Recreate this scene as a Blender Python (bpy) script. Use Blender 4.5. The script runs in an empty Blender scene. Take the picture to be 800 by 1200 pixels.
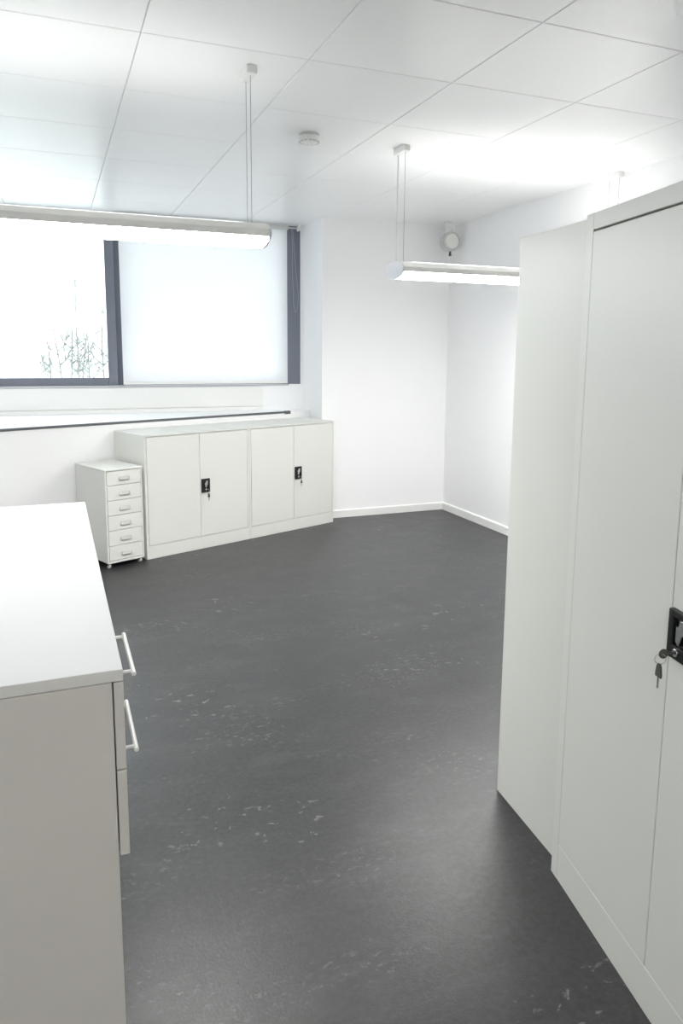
import bpy, bmesh, math, random
from mathutils import Vector, Matrix

random.seed(7)
scene = bpy.context.scene
col = scene.collection
PI = math.pi
R = math.radians


# ------------------------------------------------------------------ materials
def srgb(r, g, b):
    f = lambda c: (c / 255 / 12.92) if c / 255 <= 0.04045 else ((c / 255 + 0.055) / 1.055) ** 2.4
    return (f(r), f(g), f(b), 1.0)


def new_mat(name):
    m = bpy.data.materials.new(name)
    m.use_nodes = True
    nt = m.node_tree
    b = nt.nodes['Principled BSDF']
    return m, nt, b


def paint(name, rgb, rough=0.5, metal=0.0, spec=0.5, var=0.03, scale=6.0, bump=0.0, bump_scale=400.0, coat=0.0):
    """plain coating with a slight procedural mottling and an optional fine grain"""
    m, nt, b = new_mat(name)
    c = srgb(*rgb)
    tc = nt.nodes.new('ShaderNodeTexCoord')
    n = nt.nodes.new('ShaderNodeTexNoise')
    n.inputs['Scale'].default_value = scale
    n.inputs['Detail'].default_value = 4
    nt.links.new(tc.outputs['Object'], n.inputs['Vector'])
    mx = nt.nodes.new('ShaderNodeMix')
    mx.data_type = 'RGBA'
    mx.inputs[6].default_value = tuple(x * (1 - var) for x in c[:3]) + (1,)
    mx.inputs[7].default_value = tuple(min(1, x * (1 + var)) for x in c[:3]) + (1,)
    nt.links.new(n.outputs['Fac'], mx.inputs[0])
    nt.links.new(mx.outputs[2], b.inputs['Base Color'])
    b.inputs['Roughness'].default_value = rough
    b.inputs['Metallic'].default_value = metal
    b.inputs['Specular IOR Level'].default_value = spec
    b.inputs['Coat Weight'].default_value = coat
    if bump:
        n2 = nt.nodes.new('ShaderNodeTexNoise')
        n2.inputs['Scale'].default_value = bump_scale
        n2.inputs['Detail'].default_value = 2
        nt.links.new(tc.outputs['Object'], n2.inputs['Vector'])
        bp = nt.nodes.new('ShaderNodeBump')
        bp.inputs['Strength'].default_value = bump
        bp.inputs['Distance'].default_value = 0.002
        nt.links.new(n2.outputs['Fac'], bp.inputs['Height'])
        nt.links.new(bp.outputs['Normal'], b.inputs['Normal'])
    return m


def emitter(name, rgb, strength):
    m, nt, b = new_mat(name)
    b.inputs['Base Color'].default_value = srgb(240, 240, 236)
    b.inputs['Emission Color'].default_value = srgb(*rgb)
    b.inputs['Emission Strength'].default_value = strength
    b.inputs['Roughness'].default_value = 0.4
    return m


def floor_material():
    m, nt, b = new_mat('linoleum_floor')
    L = nt.links.new
    tc = nt.nodes.new('ShaderNodeTexCoord')

    def noise(scale, detail=6, rough=0.6, dist=0.0, src=None):
        n = nt.nodes.new('ShaderNodeTexNoise')
        n.inputs['Scale'].default_value = scale
        n.inputs['Detail'].default_value = detail
        n.inputs['Roughness'].default_value = rough
        n.inputs['Distortion'].default_value = dist
        L(src or tc.outputs['Object'], n.inputs['Vector'])
        return n.outputs['Fac']

    def ramp(sock, p0, p1):
        r = nt.nodes.new('ShaderNodeMapRange')
        r.inputs['From Min'].default_value = p0
        r.inputs['From Max'].default_value = p1
        L(sock, r.inputs['Value'])
        return r.outputs['Result']

    def math_(op, a, c):
        q = nt.nodes.new('ShaderNodeMath')
        q.operation = op
        for i, s in enumerate((a, c)):
            if isinstance(s, (int, float)):
                q.inputs[i].default_value = s
            else:
                L(s, q.inputs[i])
        return q.outputs[0]

    def mix(fac, c1, c2):
        x = nt.nodes.new('ShaderNodeMix')
        x.data_type = 'RGBA'
        L(fac, x.inputs[0])
        for i, c in ((6, c1), (7, c2)):
            if isinstance(c, tuple):
                x.inputs[i].default_value = c
            else:
                L(c, x.inputs[i])
        return x.outputs[2]

    base = mix(ramp(noise(2.2), 0.3, 0.7), FLOOR_A, FLOOR_B)
    base = mix(ramp(noise(55, 8, 0.7), 0.42, 0.75), base, FLOOR_C)
    # pale scuffs: fine broken flecks gathered in worn patches, some in streaks across the room
    def stretched(sx_, sy_, rot):
        mp = nt.nodes.new('ShaderNodeMapping')
        mp.inputs['Rotation'].default_value = (0, 0, rot)
        mp.inputs['Scale'].default_value = (sx_, sy_, 1)
        L(tc.outputs['Object'], mp.inputs['Vector'])
        return mp.outputs['Vector']
    patch = ramp(noise(1.0, 4, 0.6, 0.2, stretched(1.3, 2.6, 0.2)), 0.50, 0.68)
    flecks = ramp(noise(1.0, 5, 0.7, 0.0, stretched(34, 56, 0.15)), 0.55, 0.66)
    base = mix(math_('MULTIPLY', math_('MULTIPLY', patch, flecks), 0.40), base, srgb(150, 151, 150))
    # fewer, larger chips
    patch2 = ramp(noise(1.0, 3, 0.5, 0.4, stretched(2.0, 2.6, 1.1)), 0.53, 0.66)
    chips = ramp(noise(1.0, 4, 0.6, 0.5, stretched(17, 24, 0.5)), 0.61, 0.66)
    base = mix(math_('MULTIPLY', math_('MULTIPLY', patch2, chips), 0.42), base, srgb(150, 151, 150))
    # faint wiped haze
    base = mix(math_('MULTIPLY', ramp(noise(1.0, 7, 0.7, 0.5, stretched(3, 7, 0.3)), 0.5, 0.8), 0.25), base, srgb(96, 96, 97))
    L(base, b.inputs['Base Color'])
    rr = nt.nodes.new('ShaderNodeMapRange')
    rr.inputs['To Min'].default_value = FLOOR_ROUGH - 0.05
    rr.inputs['To Max'].default_value = FLOOR_ROUGH + 0.07
    L(noise(9, 6, 0.65), rr.inputs['Value'])
    L(rr.outputs['Result'], b.inputs['Roughness'])
    b.inputs['Specular IOR Level'].default_value = FLOOR_SPEC
    bp = nt.nodes.new('ShaderNodeBump')
    bp.inputs['Strength'].default_value = 0.25
    bp.inputs['Distance'].default_value = 0.002
    L(noise(140, 3), bp.inputs['Height'])
    L(bp.outputs['Normal'], b.inputs['Normal'])
    return m


def glass_material():
    m = bpy.data.materials.new('window_glass')
    m.use_nodes = True
    nt = m.node_tree
    nt.nodes.clear()
    out = nt.nodes.new('ShaderNodeOutputMaterial')
    mx = nt.nodes.new('ShaderNodeMixShader')
    t = nt.nodes.new('ShaderNodeBsdfTransparent')
    t.inputs['Color'].default_value = (0.95, 0.985, 0.98, 1)
    g = nt.nodes.new('ShaderNodeBsdfGlossy')
    g.inputs['Roughness'].default_value = 0.02
    mx.inputs[0].default_value = 0.07
    nt.links.new(t.outputs[0], mx.inputs[1])
    nt.links.new(g.outputs[0], mx.inputs[2])
    nt.links.new(mx.outputs[0], out.inputs['Surface'])
    return m


def blind_material():
    m = bpy.data.materials.new('blind_fabric')
    m.use_nodes = True
    nt = m.node_tree
    nt.nodes.clear()
    out = nt.nodes.new('ShaderNodeOutputMaterial')
    mx = nt.nodes.new('ShaderNodeMixShader')
    d = nt.nodes.new('ShaderNodeBsdfDiffuse')
    t = nt.nodes.new('ShaderNodeBsdfTranslucent')
    tc = nt.nodes.new('ShaderNodeTexCoord')
    w = nt.nodes.new('ShaderNodeTexNoise')
    w.inputs['Scale'].default_value = 3.0
    nt.links.new(tc.outputs['Object'], w.inputs['Vector'])
    c = nt.nodes.new('ShaderNodeMix')
    c.data_type = 'RGBA'
    c.inputs[6].default_value = (0.80, 0.81, 0.84, 1)
    c.inputs[7].default_value = (0.84, 0.85, 0.875, 1)
    nt.links.new(w.outputs['Fac'], c.inputs[0])
    nt.links.new(c.outputs[2], d.inputs['Color'])
    nt.links.new(c.outputs[2], t.inputs['Color'])
    mx.inputs[0].default_value = BLIND_T
    nt.links.new(d.outputs[0], mx.inputs[1])
    nt.links.new(t.outputs[0], mx.inputs[2])
    nt.links.new(mx.outputs[0], out.inputs['Surface'])
    return m


# ------------------------------------------------------------------ tunables
SKY = 0.54
LAMP = 6.4
LAMP_CORNER = 5.4
LAMP_FILL = 4.4  # added fill lamp behind the viewer
CEILING_FILL = 1.2  # strips added on top of the lamps to brighten the ceiling
CEILING_FILL_CORNER = 2.3
CEILING_FILL_REAR = 3.0
EXPOSURE = 3.05
FLOOR_A = srgb(40, 40, 41)
FLOOR_B = srgb(48, 48, 49)
FLOOR_C = srgb(60, 60, 61)
FLOOR_ROUGH = 0.36
FLOOR_SPEC = 0.45
BLIND_T = 0.25

M = {
    'wall': paint('wall_paint', (247, 247, 248), 0.75, var=0.008, scale=3, bump=0.12, bump_scale=220),
    'skirting': paint('skirting_gloss', (240, 240, 238), 0.35, var=0.005),
    'ceiling': paint('ceiling_metal', (249, 249, 249), 0.34, spec=0.4, var=0.006, scale=2),
    'ceiling_back': paint('ceiling_rail', (232, 232, 231), 0.5, var=0.01),
    'steel': paint('cabinet_powder_coat', (221, 222, 217), 0.42, var=0.012, scale=4, bump=0.05, bump_scale=900),
    'steel_dark': paint('cabinet_inside', (90, 91, 88), 0.6),
    'melamine': paint('grey_melamine', (186, 183, 176), 0.5, var=0.03, scale=9, bump=0.08, bump_scale=700),
    'melamine_top': paint('white_melamine_top', (192, 193, 195), 0.5, var=0.008, scale=5),
    'edge': paint('grey_edge_band', (196, 195, 190), 0.45),
    'black': paint('black_plastic', (12, 12, 12), 0.45, var=0.1),
    'chrome': paint('chrome', (205, 205, 205), 0.18, metal=1.0, var=0.01),
    'satin': paint('satin_white_metal', (236, 236, 234), 0.3, metal=0.0, var=0.01),
    'handle_grey': paint('grey_pull', (205, 205, 200), 0.45),
    'key_grip': paint('grey_key_grip', (70, 70, 66), 0.5, var=0.1),
    'window_frame': paint('slate_frame', (118, 122, 134), 0.5, var=0.03),
    'gasket': paint('frame_gasket', (92, 96, 106), 0.55, var=0.03),
    'sill': paint('sill_aluminium', (190, 192, 198), 0.35, metal=0.6, var=0.02),
    'strip': paint('dark_edge_strip', (92, 94, 98), 0.5, var=0.05),
    'lamp_body': paint('lamp_housing', (245, 245, 241), 0.4, var=0.01),
    'lamp_cap': paint('lamp_end_cap', (232, 232, 238), 0.35, var=0.01),
    'lamp_light': emitter('lamp_diffuser', (255, 255, 252), LAMP),
    'lamp_light_corner': emitter('lamp_diffuser_corner', (255, 255, 252), LAMP_CORNER),
    'lamp_light_rear': emitter('fill_diffuser_rear', (255, 255, 252), LAMP_FILL),  # for the added fill lamp out of view
    'lamp_up': emitter('ceiling_fill', (255, 255, 252), CEILING_FILL),  # added ceiling fill, this and the next two
    'lamp_up_corner': emitter('ceiling_fill_corner', (255, 255, 252), CEILING_FILL_CORNER),
    'lamp_up_rear': emitter('ceiling_fill_rear', (255, 255, 252), CEILING_FILL_REAR),
    'wire': paint('steel_wire', (176, 178, 182), 0.4, metal=0.3),
    'cable': paint('white_cable', (236, 236, 234), 0.5),
    'white_plastic': paint('white_plastic', (238, 238, 235), 0.4, var=0.01),
    'grey_plastic': paint('grey_plastic', (206, 206, 204), 0.5, var=0.03),
    'chain': paint('bead_chain', (170, 172, 178), 0.5),
    'twig': paint('grey_twig', (146, 149, 146), 0.8, var=0.1, scale=20),
    'ground': paint('pale_ground', (226, 228, 226), 0.9, var=0.05, scale=1.5),
    'caster': paint('caster_plastic', (214, 214, 210), 0.4),
    'glass': glass_material(),
    'blind': blind_material(),
    'floor': floor_material(),
}


# ------------------------------------------------------------------ mesh helpers
class MB:
    """collects shapes and links them as ONE mesh object"""

    def __init__(self):
        self.bm = bmesh.new()

    def _merge(self, tmp, mat=None):
        me = bpy.data.meshes.new('tmp')
        if mat is not None:
            tmp.transform(mat)
        tmp.to_mesh(me)
        tmp.free()
        self.bm.from_mesh(me)
        bpy.data.meshes.remove(me)

    def box(self, lo, hi, bev=0.0, seg=2, mat=None, only=None):
        t = bmesh.new()
        bmesh.ops.create_cube(t, size=1.0)
        for v in t.verts:
            for i in range(3):
                v.co[i] = lo[i] if v.co[i] < 0 else hi[i]
        if bev:
            ed = t.edges if only is None else [e for e in t.edges if only(e)]
            bmesh.ops.bevel(t, geom=list(ed), offset=bev, segments=seg, affect='EDGES', profile=0.5)
        self._merge(t, mat)
        return self

    def prism(self, pts, z0, z1, axis='z', bev=0.0, seg=2):
        """closed polygon pts extruded along an axis"""
        t = bmesh.new()

        def P(p, z):
            if axis == 'z':
                return (p[0], p[1], z)
            if axis == 'x':
                return (z, p[0], p[1])
            return (p[0], z, p[1])
        a = [t.verts.new(P(p, z0)) for p in pts]
        b = [t.verts.new(P(p, z1)) for p in pts]
        t.faces.new(a)
        t.faces.new(b)
        n = len(pts)
        for i in range(n):
            t.faces.new((a[i], a[(i + 1) % n], b[(i + 1) % n], b[i]))
        bmesh.ops.recalc_face_normals(t, faces=t.faces)
        if bev:
            bmesh.ops.bevel(t, geom=list(t.edges), offset=bev, segments=seg, affect='EDGES', profile=0.5)
        self._merge(t)
        return self

    def cyl(self, p0, p1, r0, r1=None, n=20, bev=0.0):
        r1 = r0 if r1 is None else r1
        p0, p1 = Vector(p0), Vector(p1)
        h = (p1 - p0).length
        t = bmesh.new()
        bmesh.ops.create_cone(t, cap_ends=True, segments=n, radius1=r0, radius2=r1, depth=h)
        if bev:
            ed = [e for e in t.edges if abs(e.verts[0].co.z - e.verts[1].co.z) < 1e-6]
            bmesh.ops.bevel(t, geom=ed, offset=bev, segments=3, affect='EDGES', profile=0.5)
        q = Vector((0, 0, 1)).rotation_difference((p1 - p0).normalized()).to_matrix().to_4x4()
        self._merge(t, Matrix.Translation((p0 + p1) / 2) @ q)
        return self

    def lathe(self, prof, n=32, mat=None):
        """profile of (radius, z) turned about z"""
        t = bmesh.new()
        rings = []
        for r, z in prof:
            if r < 1e-6:
                rings.append([t.verts.new((0, 0, z))])
            else:
                rings.append([t.verts.new((r * math.cos(2 * PI * k / n), r * math.sin(2 * PI * k / n), z)) for k in range(n)])
        for a, b in zip(rings, rings[1:]):
            for k in range(n):
                k2 = (k + 1) % n
                if len(a) == 1 and len(b) == 1:
                    continue
                if len(a) == 1:
                    t.faces.new((a[0], b[k], b[k2]))
                elif len(b) == 1:
                    t.faces.new((a[k], a[k2], b[0]))
                else:
                    t.faces.new((a[k], a[k2], b[k2], b[k]))
        bmesh.ops.recalc_face_normals(t, faces=t.faces)
        self._merge(t, mat)
        return self

    def tube(self, pts, r, n=8, closed=False, taper=None):
        pts = [Vector(p) for p in pts]
        m = len(pts)
        t = bmesh.new()
        rings = []
        up = None
        for i, p in enumerate(pts):
            if closed:
                d = pts[(i + 1) % m] - pts[i - 1]
            else:
                d = pts[min(i + 1, m - 1)] - pts[max(i - 1, 0)]
            d.normalize()
            if up is None:
                up = d.orthogonal().normalized()
            up = (up - d * up.dot(d)).normalized()
            s = d.cross(up)
            rr = r if taper is None else r + (taper - r) * i / (m - 1)
            rings.append([t.verts.new(p + rr * (math.cos(2 * PI * k / n) * up + math.sin(2 * PI * k / n) * s)) for k in range(n)])
        pairs = list(zip(rings, rings[1:])) + ([(rings[-1], rings[0])] if closed else [])
        for a, b in pairs:
            for k in range(n):
                t.faces.new((a[k], a[(k + 1) % n], b[(k + 1) % n], b[k]))
        if not closed:
            t.faces.new(rings[0])
            t.faces.new(rings[-1])
        bmesh.ops.recalc_face_normals(t, faces=t.faces)
        self._merge(t)
        return self

    def build(self, name, mat, parent=None, smooth=True, loc=None, mats=None):
        me = bpy.data.meshes.new(name)
        self.bm.normal_update()
        self.bm.to_mesh(me)
        self.bm.free()
        for m in (mats or [mat]):
            me.materials.append(m)
        if smooth:
            for p in me.polygons:
                p.use_smooth = True
            if hasattr(me, 'set_sharp_from_angle'):
                me.set_sharp_from_angle(angle=R(35))
        o = bpy.data.objects.new(name, me)
        col.objects.link(o)
        if smooth:
            wn = o.modifiers.new('weighted_normal', 'WEIGHTED_NORMAL')
            wn.keep_sharp = True
            wn.weight = 80
        if parent is not None:
            o.parent = parent
        if loc is not None:
            o.location = loc
        return o


def thing(name, label, cat, loc=(0, 0, 0), rotz=0.0, group=None):
    o = bpy.data.objects.new(name, None)
    o.empty_display_size = 0.1
    col.objects.link(o)
    o.location = loc
    o.rotation_euler = (0, 0, rotz)
    tag(o, label, cat, group)
    return o


def tag(o, label, cat, group=None):
    o['label'] = label
    o['category'] = cat
    if group:
        o['group'] = group
    return o


def struct(o, label=None):
    o['kind'] = 'structure'
    if label:
        o['label'] = label
    return o


def copy_tree(o, parent=None):
    c = o.copy()
    col.objects.link(c)
    if parent is not None:
        c.parent = parent
    for ch in list(o.children):
        copy_tree(ch, c)
    return c


# ------------------------------------------------------------------ room
H = 2.623                 # ceiling height
XL, XR = -2.7, 3.443      # left and right wall
YF, YB = -2.6, 6.032      # wall behind the viewer, back wall
YW = 6.53                 # window wall (set back behind the pier)
XJ = 2.199                # face of the pier beside the window
T = 0.25

struct(MB().box((XL - T, YF - T, -0.12), (XR + T, YW + T, 0.0)).build('floor', M['floor']), 'dark grey scuffed linoleum floor')

# ceiling: square metal tiles with fine joints, rails above the joints
bm = MB()
sx, sy, gx, gy, gap = 0.6437, 0.6198, 0.3594, 2.9075, 0.0038
xs = [XL] + [gx + i * sx for i in range(-8, 12) if XL + 0.02 < gx + i * sx < XR - 0.02] + [XR]
ys = [YF] + [gy + i * sy for i in range(-14, 10) if YF + 0.02 < gy + i * sy < YW - 0.02] + [YW]
for x0, x1 in zip(xs, xs[1:]):
    for y0, y1 in zip(ys, ys[1:]):
        bm.box((x0 + gap / 2, y0 + gap / 2, H), (x1 - gap / 2, y1 - gap / 2, H + 0.012), 0.0016, 1)
ceil_ob = struct(bm.build('ceiling', M['ceiling'], smooth=False), 'white metal tile ceiling with fine joints')
MB().box((XL - T, YF - T, H + 0.0115), (XR + T, YW + T, H + 0.16)).build('joint_rail', M['ceiling_back'], ceil_ob)

struct(MB().box((XR, YF - T, 0), (XR + T, YW + T, H + 0.01), 0).build('wall_right', M['wall']))
struct(MB().box((XL - T, YF - T, 0), (XL, YW + T, H + 0.01)).build('wall_left', M['wall']))
struct(MB().box((XL, YF - T, 0), (XR, YF, H + 0.01)).build('wall_front', M['wall']))
struct(MB().box((XJ, YB, 0), (XR, YW + T, H + 0.01), 0.004, 2, only=lambda e: all(abs(v.co.x - XJ) < 1e-4 and abs(v.co.y - YB) < 1e-4 for v in e.verts)).build('wall_back', M['wall']), 'white back wall ending in a pier beside the window')
# window wall: below, right and left of the opening
WZ0, WZ1 = 1.19, 2.615
WX0, WX1 = -1.75, 2.168
bm = MB()
bm.box((XL, YW, 0), (XJ, YW + T, WZ0))
bm.box((WX1, YW, WZ0), (XJ, YW + T, H + 0.01))
bm.box((XL, YW, WZ0), (WX0, YW + T, H + 0.01))
bm.box((WX0, YW, WZ1), (WX1, YW + T, H + 0.01))
struct(bm.build('wall_window', M['wall'], smooth=False), 'white wall under and around the wide window')

# low boxed-in wall running at an angle in front of the window wall
CT = R(21.491)
cd, cn = Vector((math.cos(CT), math.sin(CT), 0)), Vector((-math.sin(CT), math.cos(CT), 0))
C0 = Vector((0.5748, 5.2164, 0))
LW = 0.468
LZ = 0.955


def lowpt(d, n):
    return C0 + cd * d + cn * n


dl = (XL - C0.x + LW * math.sin(CT)) / math.cos(CT)
dr = (XJ - C0.x + LW * math.sin(CT)) / math.cos(CT)
a, b = lowpt(dl, LW), lowpt(dr, LW)
struct(MB().prism([(a.x, a.y), (b.x, b.y), (XJ, YW), (XL, YW)], 0, LZ).build('wall_low', M['wall'], smooth=False), 'low white boxed-in wall running at an angle under the window')
# dark edge strip along its top, with a small end cap
bm = MB()
t0, t1 = lowpt(dl, LW - 0.008), lowpt(1.69, LW - 0.008)
q = Matrix.Translation(t0) @ Matrix.Rotation(CT, 4, 'Z')
ln = (t1 - t0).length
bm.box((0, 0, LZ - 0.013), (ln, 0.02, LZ + 0.005), 0.003, 2, mat=q)
bm.box((ln - 0.055, -0.004, LZ - 0.021), (ln + 0.006, 0.024, LZ + 0.008), 0.004, 2, mat=q)
struct(bm.build('trim_1', M['strip']), 'dark grey edge strip along the top of the low angled wall')
# flat panel and trunking strip under the window
bm = MB()
bm.box((XL, YW - 0.012, 0.992), (1.80, YW + 0.005, 1.172), 0.003, 2)
bm.box((XL, YW - 0.035, LZ), (1.80, YW + 0.005, 0.990), 0.004, 2)
struct(bm.build('trim_2', M['skirting']), 'white trunking and panel under the window')
struct(MB().box((WX0, YW - 0.016, 1.178), (2.05, YW + 0.03, 1.192), 0.002, 1).build('trim_3', M['sill']), 'thin aluminium sill under the window')
# skirting boards
struct(MB().prism([(YB, 0), (YB - 0.014, 0), (YB - 0.014, 0.062), (YB - 0.008, 0.07), (YB, 0.07)], XJ, XR, 'x').build('baseboard_back', M['skirting']))
struct(MB().prism([(XR, 0), (XR - 0.014, 0), (XR - 0.014, 0.062), (XR - 0.008, 0.07), (XR, 0.07)], YF, YB - 0.014, 'y').build('baseboard_right', M['skirting']))

# ---- windows
win1 = thing('window_1', 'large clear window in a dark slate frame, left of the blind', 'window', (WX0, YW, WZ0))
win1['kind'] = 'structure'
del win1['category']
x0, x1, z0, z1 = WX0, 0.527, WZ0 + 0.002, WZ1
fr = MB()
for lo, hi in (((x0 + 0.0742, 0, z0), (x1 - 0.0742, 0, z0 + 0.066)), ((x0 + 0.0742, 0, z1 - 0.066), (x1 - 0.0742, 0, z1)), ((x0, 0, z0), (x0 + 0.074, 0, z1)), ((x1 - 0.074, 0, z0), (x1, 0, z1))):
    fr.box((lo[0] - WX0, 0.006, lo[2] - WZ0), (hi[0] - WX0, 0.075, hi[2] - WZ0), 0.004, 2)
fr.build('frame', M['window_frame'], win1)
MB().box((x0 + 0.06 - WX0, 0.036, 0.05), (x1 - 0.06 - WX0, 0.044, z1 - 0.05 - WZ0)).build('glass_pane', M['glass'], win1, smooth=False)

win2 = thing('window_2', 'window behind the lowered white roller blind, with wide slate post', 'window', (0.527, YW, WZ0))
win2['kind'] = 'structure'
del win2['category']
w2 = WX1 - 0.527
h2 = WZ1 - WZ0
fr = MB()
fr.box((0.0, 0.03, 0.002), (0.06, 0.10, h2), 0.003, 2)
fr.box((0.05, 0.033, 0.003), (w2 - 0.12, 0.098, 0.06), 0.003, 2)
fr.box((0.05, 0.033, h2 - 0.06), (w2 - 0.12, 0.098, h2 - 0.001), 0.003, 2)
fr.box((w2 - 0.175, 0.03, 0.002), (w2 - 0.11, 0.10, h2), 0.003, 2)
fr.build('frame', M['gasket'], win2)
MB().box((w2 - 0.128, 0.004, 0.0), (w2, 0.10, h2), 0.003, 2).build('post', M['window_frame'], win2)
MB().box((0.05, 0.06, 0.05), (w2 - 0.16, 0.068, h2 - 0.05)).build('glass_pane', M['glass'], win2, smooth=False)

# ---- roller blind
bl = thing('roller_blind', 'white translucent roller blind pulled down over the right window', 'blind', (1.30, 6.50, 1.199))
bx0, bx1 = 0.567 - 1.30, 2.031 - 1.30
bz1 = H - 1.199
fab = MB()
N = 24
t = bmesh.new()
rows = []
for k in range(N + 1):
    z = 0.018 + (bz1 - 0.05 - 0.018) * k / N
    rows.append([t.verts.new((bx0 + (bx1 - bx0) * i / 12, 0.0008 * math.sin(i * 0.9 + z * 3), z)) for i in range(13)])
for r0, r1 in zip(rows, rows[1:]):
    for i in range(12):
        t.faces.new((r0[i], r0[i + 1], r1[i + 1], r1[i]))
fab._merge(t)
fab.build('fabric', M['blind'], bl)
MB().cyl((bx0 - 0.01, 0.004, bz1 - 0.032), (bx1 + 0.01, 0.004, bz1 - 0.032), 0.021, n=24).build('roller_tube', M['grey_plastic'], bl)
MB().box((bx0, -0.006, 0.0), (bx1, 0.006, 0.022), 0.004, 2).build('bottom_bar', M['white_plastic'], bl)
for s, x in ((-1, bx0 - 0.012), (1, bx1 + 0.118)):
    w = 0.022 if s < 0 else 0.018
    MB().box((x - w, -0.026, bz1 - 0.055), (x, 0.028, bz1 - 0.001), 0.003, 2).build('bracket', M['white_plastic'], bl)
MB().cyl((bx1 + 0.01, 0.004, bz1 - 0.032), (bx1 + 0.104, 0.004, bz1 - 0.032), 0.007, n=12).build('axle', M['grey_plastic'], bl)
ch = []
cx_ = bx1 + 0.050
for k in range(15):
    ch.append((cx_ - 0.010 + 0.014 * k / 14 + 0.004 * math.sin(k * 0.5), -0.012, bz1 - 0.04 - 0.56 * k / 14))
for k in range(1, 9):
    aa = PI * k / 9
    ch.append((cx_ + 0.028 - 0.024 * math.cos(aa), -0.012, bz1 - 0.62 - 0.16 * math.sin(aa)))
for k in range(15):
    ch.append((cx_ + 0.052 - 0.050 * (k / 14) ** 0.8, -0.012, bz1 - 0.60 + 0.55 * k / 14))
MB().tube(ch, 0.0016, 6).build('pull_chain', M['chain'], bl)

# ---- outside: pale ground and bare garden plants seen through the clear window
struct(MB().box((-30, YW + T + 0.01, 0.60), (30, 40, 0.80)).build('ground', M['ground']), 'pale overexposed ground outside the window')


def twig_plant(name, label, x, y, z, stems, seed):
    rnd = random.Random(seed)
    m = MB()
    for (dx, h, lean, bud) in stems:
        pts = []
        for k in range(7):
            f = k / 6
            pts.append((x + dx + lean * f * f + 0.012 * math.sin(5 * f + dx * 40), y + rnd.uniform(-.01, .01), z + h * f))
        m.tube(pts, 0.011, 6, taper=0.007)
        top = Vector(pts[-1])
        if bud:
            m.lathe([(0, 0), (0.016, 0.01), (0.022, 0.035), (0.012, 0.075), (0, 0.10)], 10, Matrix.Translation(top - Vector((0, 0, 0.02))))
        for k in range(int(h * 7)):
            f = rnd.uniform(0.42, 0.78)
            if h > 1.3:
                f *= 0.72
            p = Vector(pts[int(f * 6)]).lerp(Vector(pts[min(6, int(f * 6) + 1)]), f * 6 - int(f * 6))
            s = rnd.choice((-1, 1))
            l = rnd.uniform(0.10, 0.24)
            e = p + Vector((s * l * 0.55, rnd.uniform(-.08, .08), l))
            mid = p.lerp(e, 0.5) + Vector((s * 0.03, 0, -0.02))
            m.tube([p, mid, e], 0.0085, 5, taper=0.005)
            for q_ in range(2):
                e2 = mid + Vector((rnd.uniform(-.07, .09), rnd.uniform(-.04, .04), rnd.uniform(0.03, 0.11)))
                m.tube([mid, mid.lerp(e2, .5) + Vector((0.008, 0, 0)), e2], 0.0065, 5, taper=0.004)
    o = m.build(name, M['twig'])
    return tag(o, label, 'plant')


PY = 8.3
twig_plant('bare_shrub', 'tall bare stem with a seed head outside the clear window', 0.255, PY, 0.80,
           [(0.0, 1.36, 0.03, True), (-0.16, 0.95, -0.05, False), (-0.06, 0.98, 0.02, False), (0.06, 0.92, 0.05, False), (-0.24, 0.82, -0.06, False)], 3)
twig_plant('bare_shrub', 'short bare twigs outside the clear window, beside the dark mullion', 0.50, PY + 0.1, 0.80,
           [(0.02, 1.07, 0.03, True), (-0.10, 0.84, -0.03, False), (0.10, 0.96, 0.04, False), (0.16, 0.78, 0.05, False)], 5)


# ------------------------------------------------------------------ storage cabinets
def door_lock(door, x, z, y):
    """black recessed grip with a silver lever and a lock, on a door"""
    w, h, d = 0.070, 0.104, 0.013
    m = MB()
    m.box((x, y - d, z - h / 2), (x + 0.017, y + 0.001, z + h / 2), 0.003, 2)
    m.box((x + w - 0.015, y - d, z - h / 2), (x + w, y + 0.001, z + h / 2), 0.003, 2)
    m.box((x + 0.010, y - d + 0.0006, z + h / 2 - 0.016), (x + w - 0.010, y + 0.001, z + h / 2 - 0.0004), 0.003, 2)
    m.box((x + 0.010, y - d + 0.0006, z - h / 2 + 0.0004), (x + w - 0.010, y + 0.001, z - h / 2 + 0.030), 0.003, 2)
    m.box((x + 0.010, y - 0.004, z - h / 2 + 0.01), (x + w - 0.010, y + 0.001, z + h / 2 - 0.01))
    m.build('handle_plate', M['black'], door)
    lv = MB()
    lv.prism([(x + 0.026, z - 0.012), (x + 0.036, z - 0.020), (x + 0.042, z - 0.010), (x + 0.046, z + 0.004), (x + 0.052, z + 0.006),
              (x + 0.052, z + 0.036), (x + 0.036, z + 0.036), (x + 0.034, z + 0.022), (x + 0.026, z + 0.020)], y - 0.012, y - 0.003, 'y', 0.0012, 1)
    lv.build('lever', M['chrome'], door)
    MB().cyl((x + 0.034, y - d - 0.004, z - 0.034), (x + 0.034, y - d + 0.004, z - 0.034), 0.0085, n=20, bev=0.0015).build('lock', M['chrome'], door)
    return (x + 0.034, y - d - 0.004, z - 0.034)


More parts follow.
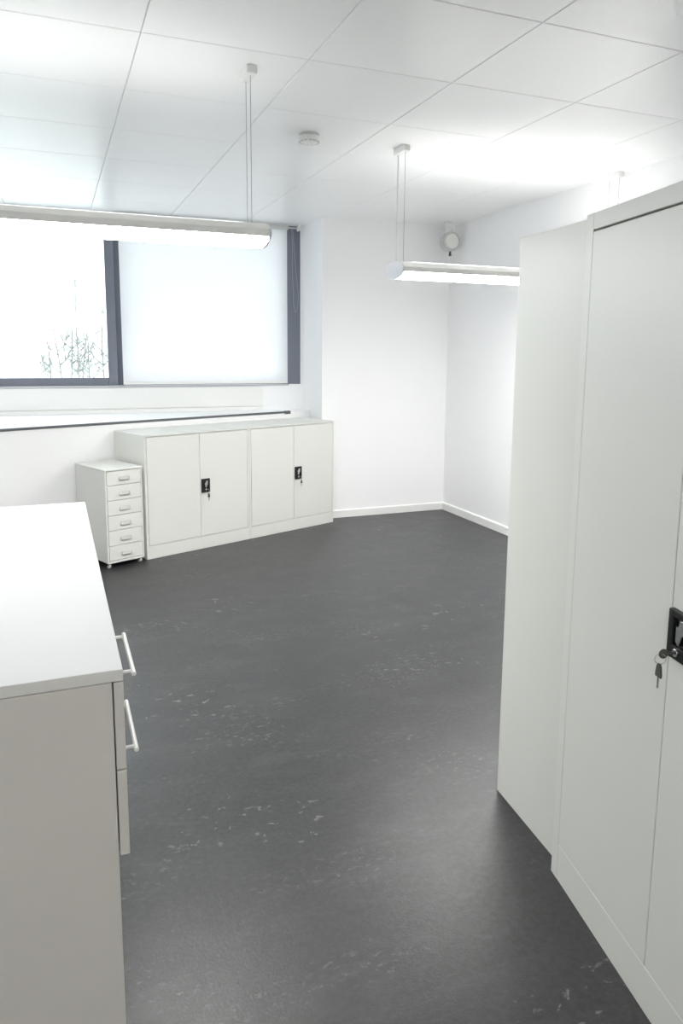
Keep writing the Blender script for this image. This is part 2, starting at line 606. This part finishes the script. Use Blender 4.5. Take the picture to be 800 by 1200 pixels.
def cabinet(name, label, cat, W, Ht, D, loc, rotz, stile, plinth, header, split, handle_z, group=None, lock=True):
    root = thing(name, label, cat, loc, rotz, group)
    g = 0.0022
    b = MB()
    tt = 0.0012
    # sides with rounded folded front edges, top, back, floor
    b.box((0, 0, 0), (stile, D, Ht), 0.0028, 2)
    b.box((W - stile, 0, 0), (W, D, Ht), 0.0028, 2)
    b.box((stile - 0.004, 0.0012, Ht - header), (W - stile + 0.004, 0.03, Ht - 0.0006), 0.0015, 1)
    b.box((stile - 0.004, 0.02, Ht - 0.02), (W - stile + 0.004, D - 0.001, Ht - 0.0006), 0.001, 1)
    b.box((stile - 0.004, D - 0.012, 0.001), (W - stile + 0.004, D - 0.001, Ht - 0.004))
    b.box((stile - 0.004, 0.0012, 0.0), (W - stile + 0.004, 0.025, plinth), 0.0015, 1)
    b.box((stile - 0.004, 0.02, plinth - 0.02), (W - stile + 0.004, D - 0.006, plinth - 0.001))
    b.build('body', M['steel'], root)
    key = None
    for i, (xa, xb) in enumerate(((stile + g, split - g / 2), (split + g / 2, W - stile - g))):
        dr = MB()
        dr.box((xa, -0.0012, plinth + g * 1.4), (xb, 0.019, Ht - header - g * 2.4), 0.0025, 2)
        do = dr.build('door', M['steel'], root)
        if i == 1 and lock:
            key = door_lock(do, xa + 0.007, handle_z, -0.0012)
    return root, key


def keys(root, at, label, dark_grip):
    """a key in a lock with a second key hanging from it on a ring"""
    mw = Matrix.Translation(root.location) @ Matrix.Rotation(root.rotation_euler.z, 4, 'Z')
    p = mw @ Vector(at)
    k = thing('key_pair', label, 'keys', p, root.rotation_euler.z)
    m = MB()
    m.box((-0.0012, -0.016, -0.003), (0.0012, 0.004, 0.003), 0.0005, 1)
    m.lathe([(0.0, -0.0013), (0.010, -0.0013), (0.0105, 0), (0.010, 0.0013), (0, 0.0013)], 20,
            Matrix.Translation((0, -0.024, 0)) @ Matrix.Rotation(PI / 2, 4, 'Y'))
    m.build('key_blade', M['key_grip'] if dark_grip else M['chrome'], k)
    c = Vector((0, -0.030, -0.011))
    MB().tube([c + 0.011 * Vector((0.25 * math.sin(2 * PI * j / 20), math.sin(2 * PI * j / 20), math.cos(2 * PI * j / 20))) for j in range(20)], 0.0008, 6, closed=True).build('key_ring', M['chrome'], k)
    m = MB()
    hx = -0.0015
    pts = [(-0.0095, -0.050), (0.0095, -0.050), (0.0105, -0.044), (0.0075, -0.026), (0.004, -0.0205), (-0.004, -0.0205), (-0.0075, -0.026), (-0.0105, -0.044)]
    m.prism([(a_ - 0.031 * 0, b_) for a_, b_ in pts], -0.0335, -0.0295, 'y', 0.001, 1)
    m.build('key_grip', M['key_grip'], k)
    m = MB()
    m.prism([(-0.0025, -0.049), (0.003, -0.049), (0.003, -0.058), (0.0018, -0.060), (0.0032, -0.063), (0.0018, -0.066), (0.003, -0.070), (0.0, -0.075), (-0.0025, -0.073)], -0.0325, -0.0305, 'y')
    m.build('hanging_blade', M['chrome'], k)
    return k


LWID = 0.9035
low_args = dict(cat='cabinet', W=LWID - 0.0015, Ht=0.8985, D=0.455, rotz=CT, stile=0.017, plinth=0.097, header=0.012, split=LWID / 2, handle_z=0.487)
p1 = lowpt(0, 0)
p2 = lowpt(LWID, 0)
c1, k1 = cabinet('low_cabinet', 'low two-door white steel cabinet next to the small drawer unit', loc=p1, group='low steel cabinets under the window', **low_args)
c2, k2 = cabinet('low_cabinet', 'low two-door white steel cabinet whose right end meets the back wall corner', loc=p2, group='low steel cabinets under the window', **low_args)
keys(c1, k1, 'small keys in the lock of the low cabinet beside the drawer unit', False)
keys(c2, k2, 'small keys in the lock of the low cabinet by the wall corner', False)

TT = R(-11.6693)
d2 = Vector((math.sin(TT), -math.cos(TT), 0))
tall, kt = cabinet('tall_cabinet', 'tall white steel cupboard in the right foreground with black grip and keys', 'cabinet', 0.917, 1.832, 0.42,
                   (1.2775, 1.5522, 0), math.atan2(d2.y, d2.x), 0.036, 0.108, 0.042, 0.4585, 0.913, 'tall steel cupboards')
keys(tall, kt, 'keys with dark grips hanging from the lock of the tall foreground cupboard', True)

d3 = Vector((math.sin(R(-5.758)), -math.cos(R(-5.758)), 0))
X3 = Vector((d3.y, -d3.x, 0))           # left to right across its front, which faces the far end of the room
o3 = Vector((1.354, 1.9452, 0)) - X3 * 0.917
cabinet('tall_cabinet', 'tall white steel cupboard standing behind the foreground one, plain side panel showing', 'cabinet', 0.917, 1.832, 0.398,
        o3, math.atan2(X3.y, X3.x), 0.036, 0.108, 0.042, 0.4585, 0.913, 'tall steel cupboards')

# ------------------------------------------------------------------ six-drawer unit on casters
PT = R(23.29)
ped = thing('drawer_unit', 'narrow six-drawer white metal unit on casters beside the low cabinets', 'drawer unit', (0.2961, 5.0657, 0), PT)
W, D = 0.28, 0.44
b = MB()
b.box((0, 0.002, 0.040), (0.013, D, 0.688), 0.004, 2)
b.box((W - 0.013, 0.002, 0.040), (W, D, 0.688), 0.004, 2)
b.box((0.006, D - 0.01, 0.042), (W - 0.006, D - 0.002, 0.685))
b.box((0.004, 0.002, 0.036), (W - 0.004, D - 0.003, 0.052), 0.003, 2)
b.build('body', M['steel'], ped)
MB().box((-0.002, -0.003, 0.678), (W + 0.002, D + 0.002, 0.692), 0.005, 3).build('top', M['steel'], ped)
zz = [0.054, 0.1585, 0.2650, 0.3705, 0.4745, 0.5785, 0.677]
for za, zb in zip(zz, zz[1:]):
    dm = MB()
    dm.box((0.0150, 0.000, za + 0.0016), (W - 0.0150, 0.018, zb - 0.0016), 0.003, 2)
    dm.box((0.019, 0.016, za + 0.008), (W - 0.019, D - 0.03, zb - 0.012))
    dw = dm.build('drawer', M['steel'], ped)
    hm = MB()
    xc, zc = W / 2, za + 0.042
    w = 0.037
    hm.box((xc - w, -0.003, zc - 0.008), (xc + w, 0.001, zc + 0.018), 0.0015, 1)
    hm.prism([(-0.002, zc - 0.008), (-0.012, zc - 0.009), (-0.014, zc - 0.006), (-0.014, zc + 0.001), (-0.0125, zc + 0.001), (-0.0115, zc - 0.005), (-0.002, zc - 0.004)], xc - w, xc + w, 'x', 0.0006, 1)
    for s in (-1, 1):
        hm.prism([(-0.001, zc - 0.008), (-0.013, zc - 0.008), (-0.013, zc), (-0.003, zc + 0.016), (-0.001, zc + 0.016)], xc + s * w - 0.0012, xc + s * w + 0.0012, 'x')
    hm.build('handle', M['handle_grey'], dw)
for cx_, cy_ in ((0.022, 0.028), (W - 0.022, 0.028), (0.022, D - 0.03), (W - 0.022, D - 0.03)):
    fk = MB().cyl((cx_, cy_, 0.030), (cx_, cy_, 0.040), 0.012, n=16).box((cx_ - 0.012, cy_ - 0.010, 0.018), (cx_ - 0.009, cy_ + 0.012, 0.034), 0.001, 1).box((cx_ + 0.009, cy_ - 0.010, 0.018), (cx_ + 0.012, cy_ + 0.012, 0.034), 0.001, 1).build('caster', M['chrome'], ped)
    MB().cyl((cx_ - 0.008, cy_ + 0.004, 0.0175), (cx_ + 0.008, cy_ + 0.004, 0.0175), 0.0175, n=24, bev=0.003).build('wheel', M['caster'], fk)

# ------------------------------------------------------------------ counter in the left foreground
CY0, CY1 = 1.0734, 2.378
ctr = thing('storage_counter', 'waist-high grey counter with a white top and bar handles, left foreground', 'counter', (0.0773, CY0, 0))
Lc = CY1 - CY0
DEP = 0.66
MB().box((-DEP, 0, 0.9955), (0, Lc, 1.0143), 0.0018, 2).build('top', None, ctr, mats=[M['melamine_top'], M['edge']])
for p in ctr.children[0].data.polygons:
    p.material_index = 0 if abs(p.normal.z) > 0.9 else 1
MB().box((-DEP, 0.0005, 0.0), (-0.0165, 0.0185, 0.9945), 0.001, 1).build('side_panel', M['melamine'], ctr)
MB().box((-DEP, Lc - 0.0185, 0.0), (-0.0165, Lc - 0.0005, 0.9945), 0.001, 1).build('side_panel', M['melamine'], ctr)
MB().box((-DEP, 0.018, 0.002), (-DEP + 0.016, Lc - 0.018, 0.993)).build('back_panel', M['melamine'], ctr)
MB().box((-DEP + 0.016, 0.53, 0.06), (-0.04, 0.548, 0.993)).build('partition', M['melamine'], ctr)
MB().box((-0.060, 0.0185, 0.0), (-0.044, Lc - 0.0185, 0.06)).build('plinth', M['melamine'], ctr)
for za, zb in ((0.8535, 0.9935), (0.7105, 0.8505)):
    dm = MB()
    dm.box((-0.0145, 0.001, za), (0, 0.536, zb), 0.001, 1)
    dm.box((-DEP + 0.06, 0.03, za + 0.015), (-0.014, 0.51, zb - 0.03))
    dw = dm.build('drawer', M['melamine'], ctr)
    zc, yc = za + 0.069, 0.280
    hm = MB()
    hm.cyl((0.031, yc - 0.098, zc), (0.031, yc + 0.098, zc), 0.0042, n=20, bev=0.001)
    for s in (-1, 1):
        hm.cyl((-0.0005, yc + s * 0.084, zc), (0.031, yc + s * 0.084, zc), 0.0034, n=16)
    hm.build('bar_handle', M['satin'], dw)
MB().box((-0.040, 0.020, 0.064), (-0.024, 0.530, 0.700), 0.001, 1).build('door', M['melamine'], ctr)
MB().box((-0.040, 0.550, 0.064), (-0.024, Lc - 0.020, 0.990), 0.001, 1).build('door', M['melamine'], ctr)


# ------------------------------------------------------------------ pendant lamps
def pendant(label, xa, xb, y, zc, roses, rose_half, cable, light='lamp_light'):
    root = thing('pendant_lamp', label, 'lamp', ((xa + xb) / 2, y, zc), 0, 'long white pendant lamps')
    x0, x1 = xa - (xa + xb) / 2, xb - (xa + xb) / 2
    e = 0.012
    up = [(-0.117, -0.014), (-0.120, 0.012), (-0.116, 0.017), (-0.085, 0.037), (-0.045, 0.047), (0.045, 0.047), (0.085, 0.037), (0.116, 0.017), (0.120, 0.012), (0.117, -0.014)]
    MB().prism(up, x0 + e, x1 - e, 'x').build('housing', M['lamp_body'], root)
    lens = [(-0.110, -0.0135), (0.110, -0.0135)]
    lens += [(0.110 * math.cos(aa), -0.0135 - 0.031 * math.sin(aa) ** 0.8) for aa in [PI * k / 14 for k in range(1, 14)]]
    MB().prism(lens, x0 + e, x1 - e, 'x').build('diffuser', M[light], root)
    MB().box((x0 + 0.10, -0.040, 0.040), (x1 - 0.10, 0.040, 0.0485), 0.002, 1).build('ceiling_fill_strip', M[light.replace('light', 'up')], root)  # added glowing strip, unseen from below, that brightens the ceiling
    for xc, s in ((x0, 1), (x1, -1)):
        cp = MB()
        ell = [(0.1205 * math.cos(2 * PI * k / 40), 0.001 + 0.0490 * math.sin(2 * PI * k / 40)) for k in range(40)]
        cp.prism(ell, min(xc, xc + s * e), max(xc, xc + s * e), 'x', 0.003, 2)
        cp.box((min(xc - s * 0.002, xc), -0.10, -0.008), (max(xc - s * 0.002, xc), 0.10, -0.004), 0)
        cp.build('end_cap', M['lamp_cap'], root)
    for rx in roses:
        lx = rx - (xa + xb) / 2
        zt = H - zc
        MB().box((lx - 0.022, -0.064, zt - 0.034), (lx + 0.022, 0.064, zt - 0.0005), 0.006, 3).build('ceiling_mount', M['white_plastic'], root)
        for s in (-1, 1):
            r_ = 0.0014
            mt = M['wire']
            if cable and s == 1:
                r_, mt = 0.0042, M['cable']
            MB().tube([(lx, s * rose_half, 0.042), (lx, s * rose_half, zt - 0.022)], r_, 8).build('suspension_wire', mt, root)
    return root


pendant('long white pendant lamp hanging in front of the window', -0.70, 0.868, 3.10, 1.966, (0.805, -0.60), 0.036, False)
pendant('long white pendant lamp hanging near the far right corner', 1.846, 3.42, 3.872, 1.949, (1.884, 3.385), 0.045, True, 'lamp_light_corner')

pendant('added unseen fill lamp behind the viewer, built like the white pendants', -0.70, 0.868, -0.75, 1.966, (0.805, -0.60), 0.036, False, 'lamp_light_rear')  # added out of frame as fill light for the foreground cupboards

# ------------------------------------------------------------------ small ceiling fittings
sd = thing('smoke_detector', 'small round white smoke detector on the ceiling', 'smoke detector', (1.325, 3.842, H))
MB().lathe([(0, 0.0), (0.052, 0.0), (0.054, -0.004), (0.054, -0.010), (0.050, -0.014)], 40).lathe([(0, -0.013), (0.048, -0.013), (0.048, -0.016), (0, -0.016)], 40).build('base', M['grey_plastic'], sd)
bm = MB().lathe([(0.0, -0.015), (0.058, -0.015), (0.060, -0.020), (0.058, -0.036), (0.050, -0.042), (0.038, -0.045), (0.0, -0.046)], 40)
bm.build('cover', M['white_plastic'], sd)
bm = MB()
for k in range(14):
    aa = 2 * PI * k / 14
    bm.box((0.042, -0.007, -0.0435), (0.0545, 0.007, -0.037), 0, mat=Matrix.Rotation(aa, 4, 'Z'))
bm.build('vent_slot', M['grey_plastic'], sd)

cf = thing('ceiling_fitting', 'small round grey and white fitting hung from the ceiling in the far corner', 'ceiling fitting', (3.325, 5.83, H))
bm = MB().box((-0.06, -0.03, -0.008), (0.06, 0.03, -0.0005), 0.003, 2)
for x in (-0.045, 0.035):
    bm.box((x - 0.008, -0.006, -0.17), (x + 0.008, 0.006, -0.004), 0.002, 2)
bm.build('bracket', M['white_plastic'], cf)
rot = Matrix.Translation((0, 0, -0.165)) @ Matrix.Rotation(PI / 2, 4, 'X')
MB().lathe([(0, -0.05), (0.070, -0.05), (0.083, -0.04), (0.085, 0.02), (0.082, 0.034), (0.072, 0.036), (0.066, 0.030), (0, 0.030)], 48, rot).build('drum', M['grey_plastic'], cf)
MB().lathe([(0, 0.029), (0.062, 0.029), (0.064, 0.036), (0.058, 0.043), (0.03, 0.047), (0, 0.048)], 48, rot).build('disc', M['white_plastic'], cf)
MB().cyl((0, -0.005, -0.250), (0, -0.005, -0.278), 0.010, n=16, bev=0.002).cyl((0, -0.005, -0.276), (0, -0.005, -0.288), 0.013, n=16, bev=0.002).build('knob', M['key_grip'], cf)

# ------------------------------------------------------------------ daylight and camera
w = bpy.data.worlds.new('overcast_sky')
scene.world = w
w.use_nodes = True
bg = w.node_tree.nodes['Background']
bg.inputs['Color'].default_value = (0.93, 0.962, 1.0, 1)
bg.inputs['Strength'].default_value = SKY

cam = bpy.data.cameras.new('camera')
co = bpy.data.objects.new('camera', cam)
col.objects.link(co)
cam.sensor_fit = 'VERTICAL'
cam.sensor_height = 36.0
cam.sensor_width = 24.0
cam.lens = 852.80 / 1200 * 36.0
cam.shift_y = -(600 - 542.87) / 1200
cam.clip_start = 0.02
yaw, pitch, roll = R(21.6145), R(-8.6423), R(0.417)
f = Vector((math.sin(yaw) * math.cos(pitch), math.cos(yaw) * math.cos(pitch), math.sin(pitch)))
r = Vector((math.cos(yaw), -math.sin(yaw), 0))
u = r.cross(f)
r2 = math.cos(roll) * r + math.sin(roll) * u
u2 = -math.sin(roll) * r + math.cos(roll) * u
mw = Matrix((r2, u2, -f)).transposed().to_4x4()
mw.translation = Vector((0, 0, 1.483))
co.matrix_world = mw
scene.camera = co

scene.view_settings.view_transform = 'Standard'
scene.view_settings.look = 'None'
scene.view_settings.exposure = EXPOSURE
scene.view_settings.gamma = 1.0
scene.view_settings.use_curve_mapping = False
scene.cycles.max_bounces = 16
scene.cycles.diffuse_bounces = 10
scene.cycles.transparent_max_bounces = 12
scene.cycles.use_denoising = True
